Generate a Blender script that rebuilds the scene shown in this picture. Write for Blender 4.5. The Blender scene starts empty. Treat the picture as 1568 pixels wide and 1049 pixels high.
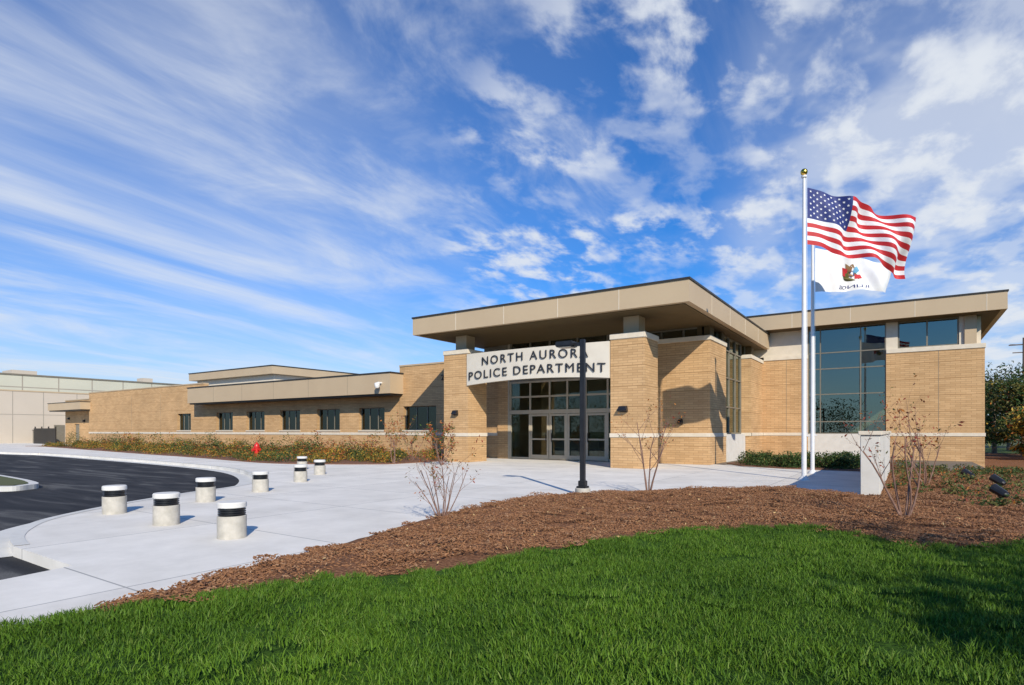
import bpy, bmesh, math, random
import numpy as np
from mathutils import Vector, Matrix
random.seed(7); np.random.seed(7)
R=math.radians
scene=bpy.context.scene
col=scene.collection

# ------------------------------------------------------------------ materials
def newmat(name):
    m=bpy.data.materials.new(name); m.use_nodes=True
    nt=m.node_tree; nt.nodes.clear()
    out=nt.nodes.new('ShaderNodeOutputMaterial'); b=nt.nodes.new('ShaderNodeBsdfPrincipled')
    nt.links.new(b.outputs[0],out.inputs[0])
    return m,nt,b,out
def N(nt,t,**k):
    n=nt.nodes.new(t)
    for a,v in k.items(): setattr(n,a,v)
    return n
def ramp(nt,src,stops):
    r=N(nt,'ShaderNodeValToRGB'); e=r.color_ramp.elements
    while len(e)<len(stops): e.new(0.5)
    for i,(p,c) in enumerate(stops):
        e[i].position=p; e[i].color=(*c,1) if len(c)==3 else c
    nt.links.new(src,r.inputs[0]); return r
def noisy(name,c1,c2,scale=5,rough=.8,detail=5,bump=0,bscale=None,spec=.3,metal=0,c3=None,scale3=.3):
    m,nt,b,out=newmat(name)
    g=N(nt,'ShaderNodeNewGeometry')
    n=N(nt,'ShaderNodeTexNoise'); n.inputs['Scale'].default_value=scale; n.inputs['Detail'].default_value=detail
    nt.links.new(g.outputs['Position'],n.inputs['Vector'])
    r=ramp(nt,n.outputs[0],[(.3,c1),(.7,c2)])
    src=r.outputs[0]
    if c3:
        n3=N(nt,'ShaderNodeTexNoise'); n3.inputs['Scale'].default_value=scale3; n3.inputs['Detail'].default_value=4
        nt.links.new(g.outputs['Position'],n3.inputs['Vector'])
        r3=ramp(nt,n3.outputs[0],[(.4,(0,0,0)),(.65,(1,1,1))])
        mx=N(nt,'ShaderNodeMixRGB'); mx.inputs[2].default_value=(*c3,1)
        nt.links.new(r3.outputs[0],mx.inputs[0]); nt.links.new(src,mx.inputs[1]); src=mx.outputs[0]
    nt.links.new(src,b.inputs['Base Color'])
    b.inputs['Roughness'].default_value=rough; b.inputs['Specular IOR Level'].default_value=spec; b.inputs['Metallic'].default_value=metal
    if bump:
        nb=N(nt,'ShaderNodeTexNoise'); nb.inputs['Scale'].default_value=bscale or scale*6; nb.inputs['Detail'].default_value=4
        nt.links.new(g.outputs['Position'],nb.inputs['Vector'])
        bp=N(nt,'ShaderNodeBump'); bp.inputs['Strength'].default_value=bump; bp.inputs['Distance'].default_value=.02
        nt.links.new(nb.outputs[0],bp.inputs['Height']); nt.links.new(bp.outputs[0],b.inputs['Normal'])
    return m
def leafmat(name,c1,c2):
    m=noisy(name,c1,c2,scale=3,rough=.55,spec=.25)
    nt=m.node_tree; b=[n for n in nt.nodes if n.type=='BSDF_PRINCIPLED'][0]; out=[n for n in nt.nodes if n.type=='OUTPUT_MATERIAL'][0]
    t=N(nt,'ShaderNodeBsdfTranslucent'); mix=N(nt,'ShaderNodeMixShader'); mix.inputs[0].default_value=.25
    src=b.inputs['Base Color'].links[0].from_socket
    nt.links.new(src,t.inputs[0]); nt.links.new(b.outputs[0],mix.inputs[1]); nt.links.new(t.outputs[0],mix.inputs[2]); nt.links.new(mix.outputs[0],out.inputs[0])
    return m

def brickmat(name,c1,c2,mortar,band):
    m,nt,b,out=newmat(name)
    g=N(nt,'ShaderNodeNewGeometry'); s=N(nt,'ShaderNodeSeparateXYZ'); nt.links.new(g.outputs['Position'],s.inputs[0])
    a=N(nt,'ShaderNodeMath',operation='ADD'); nt.links.new(s.outputs[0],a.inputs[0]); nt.links.new(s.outputs[1],a.inputs[1])
    c=N(nt,'ShaderNodeCombineXYZ'); nt.links.new(a.outputs[0],c.inputs[0]); nt.links.new(s.outputs[2],c.inputs[1])
    bt=N(nt,'ShaderNodeTexBrick'); nt.links.new(c.outputs[0],bt.inputs['Vector'])
    bt.inputs['Scale'].default_value=1; bt.inputs['Brick Width'].default_value=.4; bt.inputs['Row Height'].default_value=.1
    bt.inputs['Mortar Size'].default_value=.009; bt.inputs['Mortar Smooth'].default_value=.3
    bt.inputs['Color1'].default_value=(*c1,1); bt.inputs['Color2'].default_value=(*c2,1); bt.inputs['Mortar'].default_value=(*mortar,1)
    md=N(nt,'ShaderNodeMath',operation='MODULO'); md.inputs[1].default_value=.8
    ad=N(nt,'ShaderNodeMath',operation='ADD'); ad.inputs[1].default_value=80.02; nt.links.new(s.outputs[2],ad.inputs[0]); nt.links.new(ad.outputs[0],md.inputs[0])
    lt=N(nt,'ShaderNodeMath',operation='LESS_THAN'); lt.inputs[1].default_value=.026; nt.links.new(md.outputs[0],lt.inputs[0])
    no=N(nt,'ShaderNodeTexNoise'); no.inputs['Scale'].default_value=.8; no.inputs['Detail'].default_value=6; nt.links.new(g.outputs['Position'],no.inputs['Vector'])
    rr=ramp(nt,no.outputs[0],[(.3,(.87,.87,.87)),(.7,(1.08,1.08,1.08))])
    mul=N(nt,'ShaderNodeMixRGB',blend_type='MULTIPLY'); mul.inputs[0].default_value=1
    nt.links.new(bt.outputs[0],mul.inputs[1]); nt.links.new(rr.outputs[0],mul.inputs[2])
    mx=N(nt,'ShaderNodeMixRGB'); mx.inputs[2].default_value=(*band,1)  # shadow lines of recessed courses, painted into the brick colour as dark stripes
    f=N(nt,'ShaderNodeMath',operation='MULTIPLY'); f.inputs[1].default_value=.8; nt.links.new(lt.outputs[0],f.inputs[0])
    nt.links.new(f.outputs[0],mx.inputs[0]); nt.links.new(mul.outputs[0],mx.inputs[1]); nt.links.new(mx.outputs[0],b.inputs['Base Color'])
    b.inputs['Roughness'].default_value=.85; b.inputs['Specular IOR Level'].default_value=.2
    bp=N(nt,'ShaderNodeBump'); bp.inputs['Strength'].default_value=.4; bp.inputs['Distance'].default_value=.01; bp.invert=True
    nt.links.new(bt.outputs['Fac'],bp.inputs['Height']); nt.links.new(bp.outputs[0],b.inputs['Normal'])
    return m
M={}
M['brick']=brickmat('tan_brick',(.60,.385,.195),(.50,.31,.15),(.38,.23,.115),(.27,.15,.065))
M['stone']=noisy('cast_stone',(.62,.54,.42),(.70,.62,.50),scale=4,bump=.1)
M['precast']=noisy('precast_panel',(.58,.55,.49),(.66,.63,.57),scale=3,bump=.1)
M['fascia']=noisy('fascia_metal',(.47,.355,.225),(.505,.385,.245),scale=.7,rough=.5,spec=.4)
M['coping']=noisy('dark_coping',(.03,.028,.025),(.045,.04,.035),rough=.45)
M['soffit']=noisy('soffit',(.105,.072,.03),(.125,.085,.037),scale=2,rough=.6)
M['frame']=noisy('aluminium_frame',(.42,.36,.27),(.46,.4,.3),rough=.4,spec=.5)
M['framedark']=noisy('bronze_frame',(.17,.15,.11),(.20,.18,.14),rough=.4,spec=.5)
M['stucco']=noisy('stucco',(.60,.53,.42),(.66,.58,.47),bump=.1)
M['sign']=noisy('sign_panel',(.61,.55,.455),(.66,.60,.50),scale=2,rough=.5)
M['black']=noisy('black_paint',(.012,.012,.013),(.02,.02,.022),rough=.35,spec=.5)
M['letter']=noisy('letter_metal',(.02,.02,.022),(.03,.03,.035),rough=.4,spec=.5)
M['white']=noisy('white_paint',(.74,.74,.73),(.8,.8,.79),rough=.4,spec=.4)
M['polemetal']=noisy('pole_satin_metal',(.66,.66,.66),(.72,.72,.72),rough=.4,spec=.5)
M['gold']=noisy('gold_ball',(.7,.45,.08),(.75,.5,.1),rough=.25,metal=1)
M['bollard']=noisy('bollard_concrete',(.40,.37,.31),(.54,.50,.43),scale=9,bump=.2)
M['bollardcap']=noisy('bollard_cap',(.6,.58,.54),(.68,.66,.62),scale=9,bump=.1)
M['red']=noisy('red_paint',(.55,.02,.015),(.6,.03,.02),rough=.35,spec=.5)
M['interior']=noisy('interior_wall',(.16,.13,.10),(.22,.18,.13),scale=1)
M['interiorl']=noisy('interior_light',(.62,.50,.36),(.68,.56,.42),scale=1)
M['ware']=noisy('warehouse_wall',(.48,.475,.39),(.54,.53,.43),scale=.2)
M['ware2']=noisy('annex_wall',(.50,.43,.345),(.55,.475,.385),scale=.2)
M['joint']=noisy('panel_joint',(.30,.27,.22),(.34,.30,.25),scale=2)
M['roofg']=noisy('roof_membrane',(.3,.3,.3),(.36,.36,.35))
M['bark']=noisy('bark',(.13,.085,.06),(.20,.14,.10),scale=20)
M['barkred']=noisy('bark_young',(.17,.09,.065),(.26,.16,.12),scale=20)
M['chipA']=noisy('mulch_a',(.25,.115,.05),(.34,.165,.075),scale=30)
M['chipB']=noisy('mulch_b',(.14,.062,.03),(.21,.10,.048),scale=30)
M['chipC']=noisy('mulch_c',(.34,.19,.10),(.42,.25,.14),scale=30)
M['dryleaf']=noisy('dry_leaf',(.42,.28,.12),(.55,.38,.18),scale=20)
def grassmat(name,c1,c2):
    m=noisy(name,c1,c2,scale=.9,detail=6,rough=.6,spec=.2)
    return m
M['gA']=grassmat('grass_a',(.054,.118,.009),(.110,.205,.016))
M['gB']=grassmat('grass_b',(.032,.076,.007),(.064,.136,.012))
M['gC']=grassmat('grass_c',(.10,.165,.022),(.155,.22,.04))
M['lfG']=leafmat('leaf_green',(.045,.085,.02),(.08,.14,.035))
M['lfD']=leafmat('leaf_dark',(.022,.045,.012),(.04,.07,.018))
M['lfY']=leafmat('leaf_yellow',(.40,.27,.03),(.5,.34,.06))
M['lfO']=leafmat('leaf_orange',(.42,.14,.03),(.5,.2,.04))
M['lfR']=leafmat('leaf_red',(.22,.045,.03),(.32,.07,.04))
M['lfO2']=leafmat('leaf_olive',(.12,.12,.03),(.18,.16,.05))

def glassmat(name,tint,rough,fac):
    m,nt,b,out=newmat(name); nt.nodes.remove(b)
    tr=N(nt,'ShaderNodeBsdfTransparent'); tr.inputs[0].default_value=(*tint,1)
    gl=N(nt,'ShaderNodeBsdfGlossy'); gl.inputs['Roughness'].default_value=rough; gl.inputs[0].default_value=(.82,.90,.80,1)
    fr=N(nt,'ShaderNodeFresnel'); fr.inputs[0].default_value=1.5
    ad=N(nt,'ShaderNodeMath',operation='MULTIPLY_ADD'); ad.inputs[1].default_value=.9; ad.inputs[2].default_value=fac
    nt.links.new(fr.outputs[0],ad.inputs[0])
    g=N(nt,'ShaderNodeNewGeometry'); no=N(nt,'ShaderNodeTexNoise'); no.inputs['Scale'].default_value=.7
    nt.links.new(g.outputs['Position'],no.inputs['Vector']); bp=N(nt,'ShaderNodeBump'); bp.inputs['Strength'].default_value=.03; bp.inputs['Distance'].default_value=.03
    nt.links.new(no.outputs[0],bp.inputs['Height']); nt.links.new(bp.outputs[0],gl.inputs['Normal'])
    mx=N(nt,'ShaderNodeMixShader'); nt.links.new(ad.outputs[0],mx.inputs[0]); nt.links.new(tr.outputs[0],mx.inputs[1]); nt.links.new(gl.outputs[0],mx.inputs[2]); nt.links.new(mx.outputs[0],out.inputs[0])
    return m
M['glass']=glassmat('tinted_glass',(.34,.42,.36),.01,.15)
M['glassdark']=glassmat('office_glass',(.13,.15,.135),.01,.02)
M['glassclear']=glassmat('clear_glass',(.68,.72,.68),.01,.02)

def concretemat():
    m,nt,b,out=newmat('concrete_paving')
    g=N(nt,'ShaderNodeNewGeometry')
    bt=N(nt,'ShaderNodeTexBrick'); bt.offset=0; bt.inputs['Scale'].default_value=1; bt.inputs['Brick Width'].default_value=3.0; bt.inputs['Row Height'].default_value=2.5
    bt.inputs['Mortar Size'].default_value=.012; bt.inputs['Mortar Smooth'].default_value=.4
    bt.inputs['Color1'].default_value=(.72,.68,.615,1); bt.inputs['Color2'].default_value=(.78,.74,.67,1); bt.inputs['Mortar'].default_value=(.36,.35,.33,1)
    nt.links.new(g.outputs['Position'],bt.inputs['Vector'])
    n=N(nt,'ShaderNodeTexNoise'); n.inputs['Scale'].default_value=.8; n.inputs['Detail'].default_value=9; n.inputs['Roughness'].default_value=.68
    nt.links.new(g.outputs['Position'],n.inputs['Vector'])
    r=ramp(nt,n.outputs[0],[(.3,(.82,.82,.81)),(.66,(1.06,1.06,1.06))])
    mul=N(nt,'ShaderNodeMixRGB',blend_type='MULTIPLY'); mul.inputs[0].default_value=1
    nt.links.new(bt.outputs[0],mul.inputs[1]); nt.links.new(r.outputs[0],mul.inputs[2]); nt.links.new(mul.outputs[0],b.inputs['Base Color'])
    b.inputs['Roughness'].default_value=.85; b.inputs['Specular IOR Level'].default_value=.25
    nb=N(nt,'ShaderNodeTexNoise'); nb.inputs['Scale'].default_value=120; nt.links.new(g.outputs['Position'],nb.inputs['Vector'])
    bp=N(nt,'ShaderNodeBump'); bp.inputs['Strength'].default_value=.25; bp.inputs['Distance'].default_value=.004; nt.links.new(nb.outputs[0],bp.inputs['Height']); nt.links.new(bp.outputs[0],b.inputs['Normal'])
    return m
M['concrete']=concretemat()
M['kerb']=noisy('kerb_concrete',(.57,.555,.51),(.67,.65,.60),scale=3,bump=.15)
def asphaltmat():
    m,nt,b,out=newmat('asphalt')
    g=N(nt,'ShaderNodeNewGeometry')
    mp=N(nt,'ShaderNodeMapping'); mp.inputs['Rotation'].default_value=(0,0,R(-20)); mp.inputs['Scale'].default_value=(.22,1.3,1)
    nt.links.new(g.outputs['Position'],mp.inputs[0])
    n=N(nt,'ShaderNodeTexNoise'); n.inputs['Scale'].default_value=1; n.inputs['Detail'].default_value=5; n.inputs['Distortion'].default_value=1.5; nt.links.new(mp.outputs[0],n.inputs['Vector'])
    r=ramp(nt,n.outputs[0],[(.40,(.022,.022,.023)),(.56,(.042,.041,.041)),(.68,(.11,.107,.10))])
    n2=N(nt,'ShaderNodeTexNoise'); n2.inputs['Scale'].default_value=60; nt.links.new(g.outputs['Position'],n2.inputs['Vector'])
    r2=ramp(nt,n2.outputs[0],[(.3,(.7,.7,.7)),(.7,(1.3,1.3,1.3))])
    mul=N(nt,'ShaderNodeMixRGB',blend_type='MULTIPLY'); mul.inputs[0].default_value=1
    nt.links.new(r.outputs[0],mul.inputs[1]); nt.links.new(r2.outputs[0],mul.inputs[2]); nt.links.new(mul.outputs[0],b.inputs['Base Color'])
    b.inputs['Roughness'].default_value=.85; b.inputs['Specular IOR Level'].default_value=.2
    return m
M['asphalt']=asphaltmat()
M['ground']=noisy('ground_grass',(.04,.08,.015),(.06,.11,.02),scale=.6,c3=(.11,.11,.04),scale3=.05,bump=.3,bscale=20)
M['mulchbed']=noisy('bed_mulch',(.13,.06,.035),(.26,.13,.075),scale=25,bump=.6,bscale=40)
def terrainmat():
    m,nt,b,out=newmat('lawn_and_mulch')
    g=N(nt,'ShaderNodeNewGeometry'); at=N(nt,'ShaderNodeAttribute',attribute_name='lawn')
    n0=N(nt,'ShaderNodeTexNoise'); n0.inputs['Scale'].default_value=6; n0.inputs['Detail'].default_value=5; nt.links.new(g.outputs['Position'],n0.inputs['Vector'])
    ad=N(nt,'ShaderNodeMath',operation='MULTIPLY_ADD'); ad.inputs[1].default_value=.25; nt.links.new(n0.outputs[0],ad.inputs[0]); nt.links.new(at.outputs['Fac'],ad.inputs[2])
    sel=ramp(nt,ad.outputs[0],[(.60,(0,0,0)),(.66,(1,1,1))])
    n=N(nt,'ShaderNodeTexNoise'); n.inputs['Scale'].default_value=28; n.inputs['Detail'].default_value=6; nt.links.new(g.outputs['Position'],n.inputs['Vector'])
    mu=ramp(nt,n.outputs[0],[(.3,(.10,.045,.023)),(.5,(.20,.092,.045)),(.72,(.33,.17,.09))])
    gr=ramp(nt,n.outputs[0],[(.3,(.024,.055,.007)),(.7,(.048,.105,.012))])
    mx=N(nt,'ShaderNodeMixRGB'); nt.links.new(sel.outputs[0],mx.inputs[0]); nt.links.new(mu.outputs[0],mx.inputs[1]); nt.links.new(gr.outputs[0],mx.inputs[2])
    nt.links.new(mx.outputs[0],b.inputs['Base Color']); b.inputs['Roughness'].default_value=.95; b.inputs['Specular IOR Level'].default_value=.1
    bp=N(nt,'ShaderNodeBump'); bp.inputs['Strength'].default_value=.8; bp.inputs['Distance'].default_value=.03; nt.links.new(n.outputs[0],bp.inputs['Height']); nt.links.new(bp.outputs[0],b.inputs['Normal'])
    return m
M['terrain']=terrainmat()
M['flagred']=noisy('flag_red',(.45,.02,.025),(.5,.03,.035),rough=.6)
M['flagwhite']=noisy('flag_white',(.75,.75,.76),(.8,.8,.8),rough=.6)
M['flagblue']=noisy('flag_blue',(.02,.03,.14),(.03,.045,.18),rough=.6)
M['flagbrown']=noisy('flag_brown',(.2,.1,.05),(.3,.18,.08),rough=.6)
M['flagsea']=noisy('flag_sea',(.1,.3,.45),(.15,.35,.5),rough=.6)

# ------------------------------------------------------------------ mesh helpers
def empty(name,loc=(0,0,0)):
    e=bpy.data.objects.new(name,None); e.location=loc; col.objects.link(e); e.empty_display_size=.3; return e
def mesh_obj(name,verts,faces,mats,mi=None,parent=None,smooth=False):
    me=bpy.data.meshes.new(name); me.from_pydata([tuple(v) for v in verts],[],faces)
    for m in (mats if isinstance(mats,list) else [mats]): me.materials.append(M[m])
    if mi is not None: me.polygons.foreach_set('material_index',mi)
    if smooth: me.polygons.foreach_set('use_smooth',[True]*len(me.polygons))
    me.update(); o=bpy.data.objects.new(name,me); col.objects.link(o)
    if parent:
        o.parent=parent; o.matrix_parent_inverse=Matrix.Translation(parent.location).inverted()
    return o
def boxes(name,bl,mat,parent=None,bevel=0):
    bm=bmesh.new()
    for (x0,x1,y0,y1,z0,z1) in bl:
        r=bmesh.ops.create_cube(bm,size=1)
        for v in r['verts']:
            v.co=Vector(((x0+x1)/2+v.co.x*(x1-x0),(y0+y1)/2+v.co.y*(y1-y0),(z0+z1)/2+v.co.z*(z1-z0)))
    if bevel: bmesh.ops.bevel(bm,geom=bm.edges[:],offset=bevel,segments=2,affect='EDGES')
    me=bpy.data.meshes.new(name); bm.to_mesh(me); bm.free(); me.materials.append(M[mat])
    o=bpy.data.objects.new(name,me); col.objects.link(o)
    if parent: o.parent=parent; o.matrix_parent_inverse=Matrix.Translation(parent.location).inverted()
    return o
def lathe(name,prof,loc,mats,parent=None,seg=32,mi=None,smooth=True):
    vs=[];fs=[];m=[]
    for (r,z) in prof:
        for i in range(seg):
            a=2*math.pi*i/seg; vs.append((loc[0]+r*math.cos(a),loc[1]+r*math.sin(a),loc[2]+z))
    for k in range(len(prof)-1):
        for i in range(seg):
            j=(i+1)%seg; fs.append((k*seg+i,k*seg+j,(k+1)*seg+j,(k+1)*seg+i)); m.append(mi[k] if mi else 0)
    fs.append(tuple(range((len(prof)-1)*seg,len(prof)*seg))); m.append(mi[-1] if mi else 0)
    o=mesh_obj(name,vs,fs,mats,m,parent,False)
    if smooth:
        for p in o.data.polygons: p.use_smooth=len(p.vertices)==4
        try: o.data.set_sharp_from_angle(angle=R(35))
        except Exception: pass
    return o
class MB:
    def __init__(s): s.v=[];s.f=[];s.m=[]
    def tube(s,p0,p1,r0,r1,n=6,mi=0):
        p0=Vector(p0);p1=Vector(p1);d=(p1-p0)
        if d.length<1e-6: return
        d.normalize(); a=d.orthogonal().normalized(); b=d.cross(a); o=len(s.v)
        for (p,r) in ((p0,r0),(p1,r1)):
            for i in range(n):
                t=2*math.pi*i/n; s.v.append(tuple(p+a*(r*math.cos(t))+b*(r*math.sin(t))))
        for i in range(n):
            j=(i+1)%n; s.f.append((o+i,o+j,o+n+j,o+n+i)); s.m.append(mi)
        s.f.append(tuple(o+n+i for i in range(n))); s.m.append(mi)
        s.f.append(tuple(o+n-1-i for i in range(n))); s.m.append(mi)
    def leaf(s,p,size,mi,up=.3):
        n=Vector((random.gauss(0,1),random.gauss(0,1),random.gauss(0,1)+up)).normalized()
        a=n.orthogonal().normalized(); a.rotate(Matrix.Rotation(random.random()*6.28,3,n)); b=n.cross(a)
        p=Vector(p); o=len(s.v); w=size*.5
        s.v+= [tuple(p-a*size),tuple(p+b*w*.8+n*size*.1),tuple(p+a*size),tuple(p-b*w*.8+n*size*.1)]
        s.f.append((o,o+1,o+2,o+3)); s.m.append(mi)
    def obj(s,name,mats,parent=None): return mesh_obj(name,s.v,s.f,mats,s.m,parent)

def wall_y(bl,x0,x1,y0,y1,z0,z1,ops):
    x=x0
    for (a,b,c,d) in sorted(ops):
        if a>x: bl.append((x,a,y0,y1,z0,z1))
        if c>z0: bl.append((a,b,y0,y1,z0,c))
        if d<z1: bl.append((a,b,y0,y1,d,z1))
        x=b
    if x1>x: bl.append((x,x1,y0,y1,z0,z1))

# ------------------------------------------------------------------ building
B=empty('police_station_building')
Zp=5.3
WY=25.5
bl=[]
wins=[(-45.5+4.15*i,-43.2+4.15*i,1.5,2.92) for i in range(5)]+[(-24.9,-22.3,1.5,2.92)]
wall_y(bl,-69.3,-47.4,WY,WY+.4,-.25,Zp,[(-51.6,-49.4,1.5,2.92)])
wall_y(bl,-47.4,-25.2,WY,WY+.4,-.25,4.8,wins[:5])
wall_y(bl,-25.2,-17.9,WY-.12,WY+.4,-.25,Zp,wins[5:])
bl+=[(-10.2,-6.9,WY-.1,WY+.4,-.25,5.35)]
bl+=[(-7.5,-6.9,WY+.4,28.1,-.25,5.35)]
bl+=[(-8.1,-6.6,31.9,35.0,-.25,5.2)]
bl+=[(-7.3,-6.9,28.1,31.9,-.25,0.0)]
wall_y(bl,-6.6,3.1,35.0,35.4,-.9,5.35,[(-4.34,-.79,-.2,5.35)])
bl+=[(2.7,3.1,35.4,52,-.9,5.35)]
bl+=[(-69.3,-68.9,WY+.4,52,-.25,Zp),(-69.3,3.1,52,52.4,-.9,5.3)]
bl+=[(-77.1,-74.6,WY+.6,WY+1,-.25,4.75),(-73.4,-69.3,WY+.6,WY+1,-.25,4.75),(-74.6,-73.4,WY+.6,WY+1,2.2,4.75),(-77.1,-76.7,WY+1,40,-.25,4.75)]
boxes('brick_walls',bl,'brick',B)
cl=[(-18.25,-16.8),(-9.65,-8.25)]
boxes('columns',[(a,b,21.33,22.78,-.2,5.04) for a,b in cl],'brick',B)
boxes('column_caps',[(a-.04,b+.04,21.29,22.82,5.04,5.26) for a,b in cl],'stone',B,.02)
boxes('column_stubs',[((a+b)/2-.32,(a+b)/2+.32,21.72,22.38,5.26,6.0) for a,b in cl],'fascia',B)
def band(x0,x1,y,z0=1.2,z1=1.36,p=.03,t=.1): return (x0,x1,y-p,y+t,z0,z1)
bs=[band(-69.32,-25.22,WY),band(-25.2,-17.9,WY-.12),band(-10.2,-6.87,WY-.1)]
bs+=[(a-.03,b+.03,21.30,22.81,1.2,1.36) for a,b in cl]
bs+=[(-6.99,-6.87,WY+.05,28.12,1.2,1.36),(-6.69,-6.57,31.88,35,1.2,1.36),(-8.1,-6.57,31.86,31.98,1.2,1.36)]
bs+=[band(-6.56,-4.34,35.0),band(-.79,3.13,35.0),(3.0,3.13,35.12,52,1.2,1.36)]
boxes('stone_band',bs,'stone',B)
cp=[(-69.34,-47.42,WY-.04,WY+.44,Zp,Zp+.09),(-25.2,-17.9,WY-.16,WY+.44,Zp,Zp+.09)]
boxes('parapet_coping',cp,'fascia',B)
caps=[(-10.2,-6.86,WY-.14,WY+.42,5.35,5.55),(-7.54,-6.86,WY+.42,28.14,5.35,5.55),(-8.1,-6.56,31.86,35.0,5.2,5.4),
      (-6.56,-4.34,34.96,35.44,5.35,5.57),(-.79,3.14,34.96,35.44,5.35,5.57),(2.66,3.14,35.44,52,5.35,5.57)]
boxes('wall_caps',caps,'stone',B,.012)
boxes('precast_base',[(-7.22,-6.86,28.14,31.86,0.0,1.3),(-4.34,-.79,35.03,35.4,-.4,1.3)],'precast',B)
boxes('control_joints',[(x-.008,x+.008,WY-.004,WY+.02,1.37,4.7) for x in (-60,-54.5)]+[(1.35-.008,1.35+.008,34.996,35.02,1.37,5.34),(-5.4-.008,-5.4+.008,34.996,35.02,1.37,5.34)],'framedark',B)

fr=[];gl=[]
def window(x0,x1,y,z0,z1,cols=2,fw=.05):
    fr.append((x0,x1,y,y+.08,z0,z0+fw)); fr.append((x0,x1,y,y+.08,z1-fw,z1))
    for i in range(cols+1):
        c=x0+fw/2+(x1-x0-fw)*i/cols; fr.append((c-fw/2,c+fw/2,y,y+.08,z0+fw,z1-fw))
    gl.append((x0+.02,x1-.02,y+.035,y+.045,z0+.02,z1-.02))
for w in wins[:5]+[(-51.6,-49.4,1.5,2.92)]: window(w[0],w[1],WY+.2,w[2],w[3],3)
w=wins[5]; window(w[0],w[1],WY+.12,w[2],w[3],3)
boxes('window_sills',[(w[0]-.05,w[1]+.05,WY-.05-(.12 if w[0]>-25.1 else 0),WY+.14,1.42,1.5) for w in wins+[(-51.6,-49.4)]],'stone',B)
boxes('service_door',[(-74.6,-73.4,WY+.7,WY+.78,0,2.2)],'framedark',B)
boxes('office_canopy_fascia',[(-47.6,-24.9,24.3,25.44,3.66,4.84),(-77.4,-69.0,24.6,WY+.55,3.65,4.4)],'fascia',B)
boxes('office_canopy_coping',[(-47.64,-24.86,24.26,25.46,4.84,4.92),(-47.5,-25.0,24.42,25.4,3.56,3.655),(-77.44,-68.96,24.56,WY+.58,4.4,4.46),(-77.3,-69.1,24.7,WY+.5,3.55,3.645)],'coping',B)
boxes('office_canopy_joints',[(-47.6+3.8*i-.01,-47.6+3.8*i+.01,24.296,24.31,3.66,4.84) for i in range(1,6)],'framedark',B)
boxes('service_parapet_coping',[(-77.14,-69.3,WY+.56,WY+1.04,4.75,4.85)],'fascia',B)
boxes('clerestory_volume',[(-57.3,-44.9,30.2,42,4.5,6.3)],'stucco',B)
boxes('clerestory_fascia',[(-57.9,-44.4,29.7,42.5,6.32,6.98),],'fascia',B)
boxes('clerestory_coping',[(-57.94,-44.36,29.66,42.54,6.98,7.06),(-56,-30,38,50,5.3,5.31)],'coping',B)
boxes('flat_roof',[(-68.9,-10.3,WY+.4,52,4.6,4.7),(-77,-69.3,WY+1,40,4.5,4.6)],'roofg',B)
boxes('entry_canopy_fascia',[(-19.43,-6.27,20.44,35.0,6.0,6.78)],'fascia',B)
boxes('entry_canopy_coping',[(-19.47,-6.23,20.40,34.98,6.78,6.85)],'coping',B)
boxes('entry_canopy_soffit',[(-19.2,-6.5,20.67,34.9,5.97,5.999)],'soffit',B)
jo=[(-19.43+2.63*i-.012,-19.43+2.63*i+.012,20.434,20.45,6.0,6.78) for i in range(1,5)]
jo+=[(-6.28,-6.264,20.44+2.9*i-.012,20.44+2.9*i+.012,6.0,6.78) for i in range(1,5)]
boxes('fascia_joints',jo,'stone',B)
boxes('wing_roof_fascia',[(-9.5,3.83,34.2,53,6.95,7.74)],'fascia',B)
boxes('wing_roof_coping',[(-9.54,3.87,34.16,53.04,7.74,7.81)],'coping',B)
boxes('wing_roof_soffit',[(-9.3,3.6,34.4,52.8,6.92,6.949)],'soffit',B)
boxes('wing_fascia_joints',[(-5+2.7*i-.012,-5+2.7*i+.012,34.194,34.21,6.95,7.74) for i in range(4)],'stone',B)
boxes('upper_panels',[(-9.3,-4.34,35.12,35.4,5.57,6.92),(-.79,-.3,35.1,35.4,5.57,6.92),(2.15,2.35,35.1,35.4,5.57,6.92),(2.8,3.0,35.5,36.3,5.57,6.92)],'stucco',B)
boxes('wing_stubs',[(2.35,2.8,34.98,35.5,5.57,6.92)],'fascia',B)
def curtain(x0,x1,y,z0,z1,xs,zs,fw=.07,d=.12):
    for x in [x0+fw/2,x1-fw/2]+xs: fr2.append((x-fw/2,x+fw/2,y,y+d,z0,z1))
    X=sorted([x0+fw/2,x1-fw/2]+xs)
    for z in [z0+fw/2,z1-fw/2]+zs:
        for a,b in zip(X[:-1],X[1:]): fr2.append((a+fw/2,b-fw/2,y+.01,y+d-.01,z-fw/2,z+fw/2))
    gl2.append((x0+.02,x1-.02,y+.05,y+.06,z0+.02,z1-.02))
fr2=[];gl2=[]
curtain(-4.34,-.79,35.1,1.3,6.92,[-3.75,-1.9],[1.95,3.4,4.75,5.6],fw=.055)
curtain(-.3,2.15,35.15,5.57,6.92,[.9],[])
boxes('wing_window_frames',fr2,'framedark',B); boxes('wing_glass',gl2,'glass',B)
f3=[];g3=[]
for y in [28.17,29.4,30.65,31.83]: f3.append((-7.2,-7.06,y-.04,y+.04,1.3,5.97))
for z in [1.34,2.6,4.0,5.3,5.93]: f3.append((-7.19,-7.07,28.21,31.79,z-.03,z+.03))
g3.append((-7.14,-7.13,28.15,31.85,1.32,5.95))
for x in [-10.15,-9.1,-8.1,-7.25]: f3.append((x-.04,x+.04,WY+.1,WY+.2,5.55,5.97))
f3.append((-10.2,-7.2,WY+.11,WY+.19,5.9,5.97))
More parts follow.
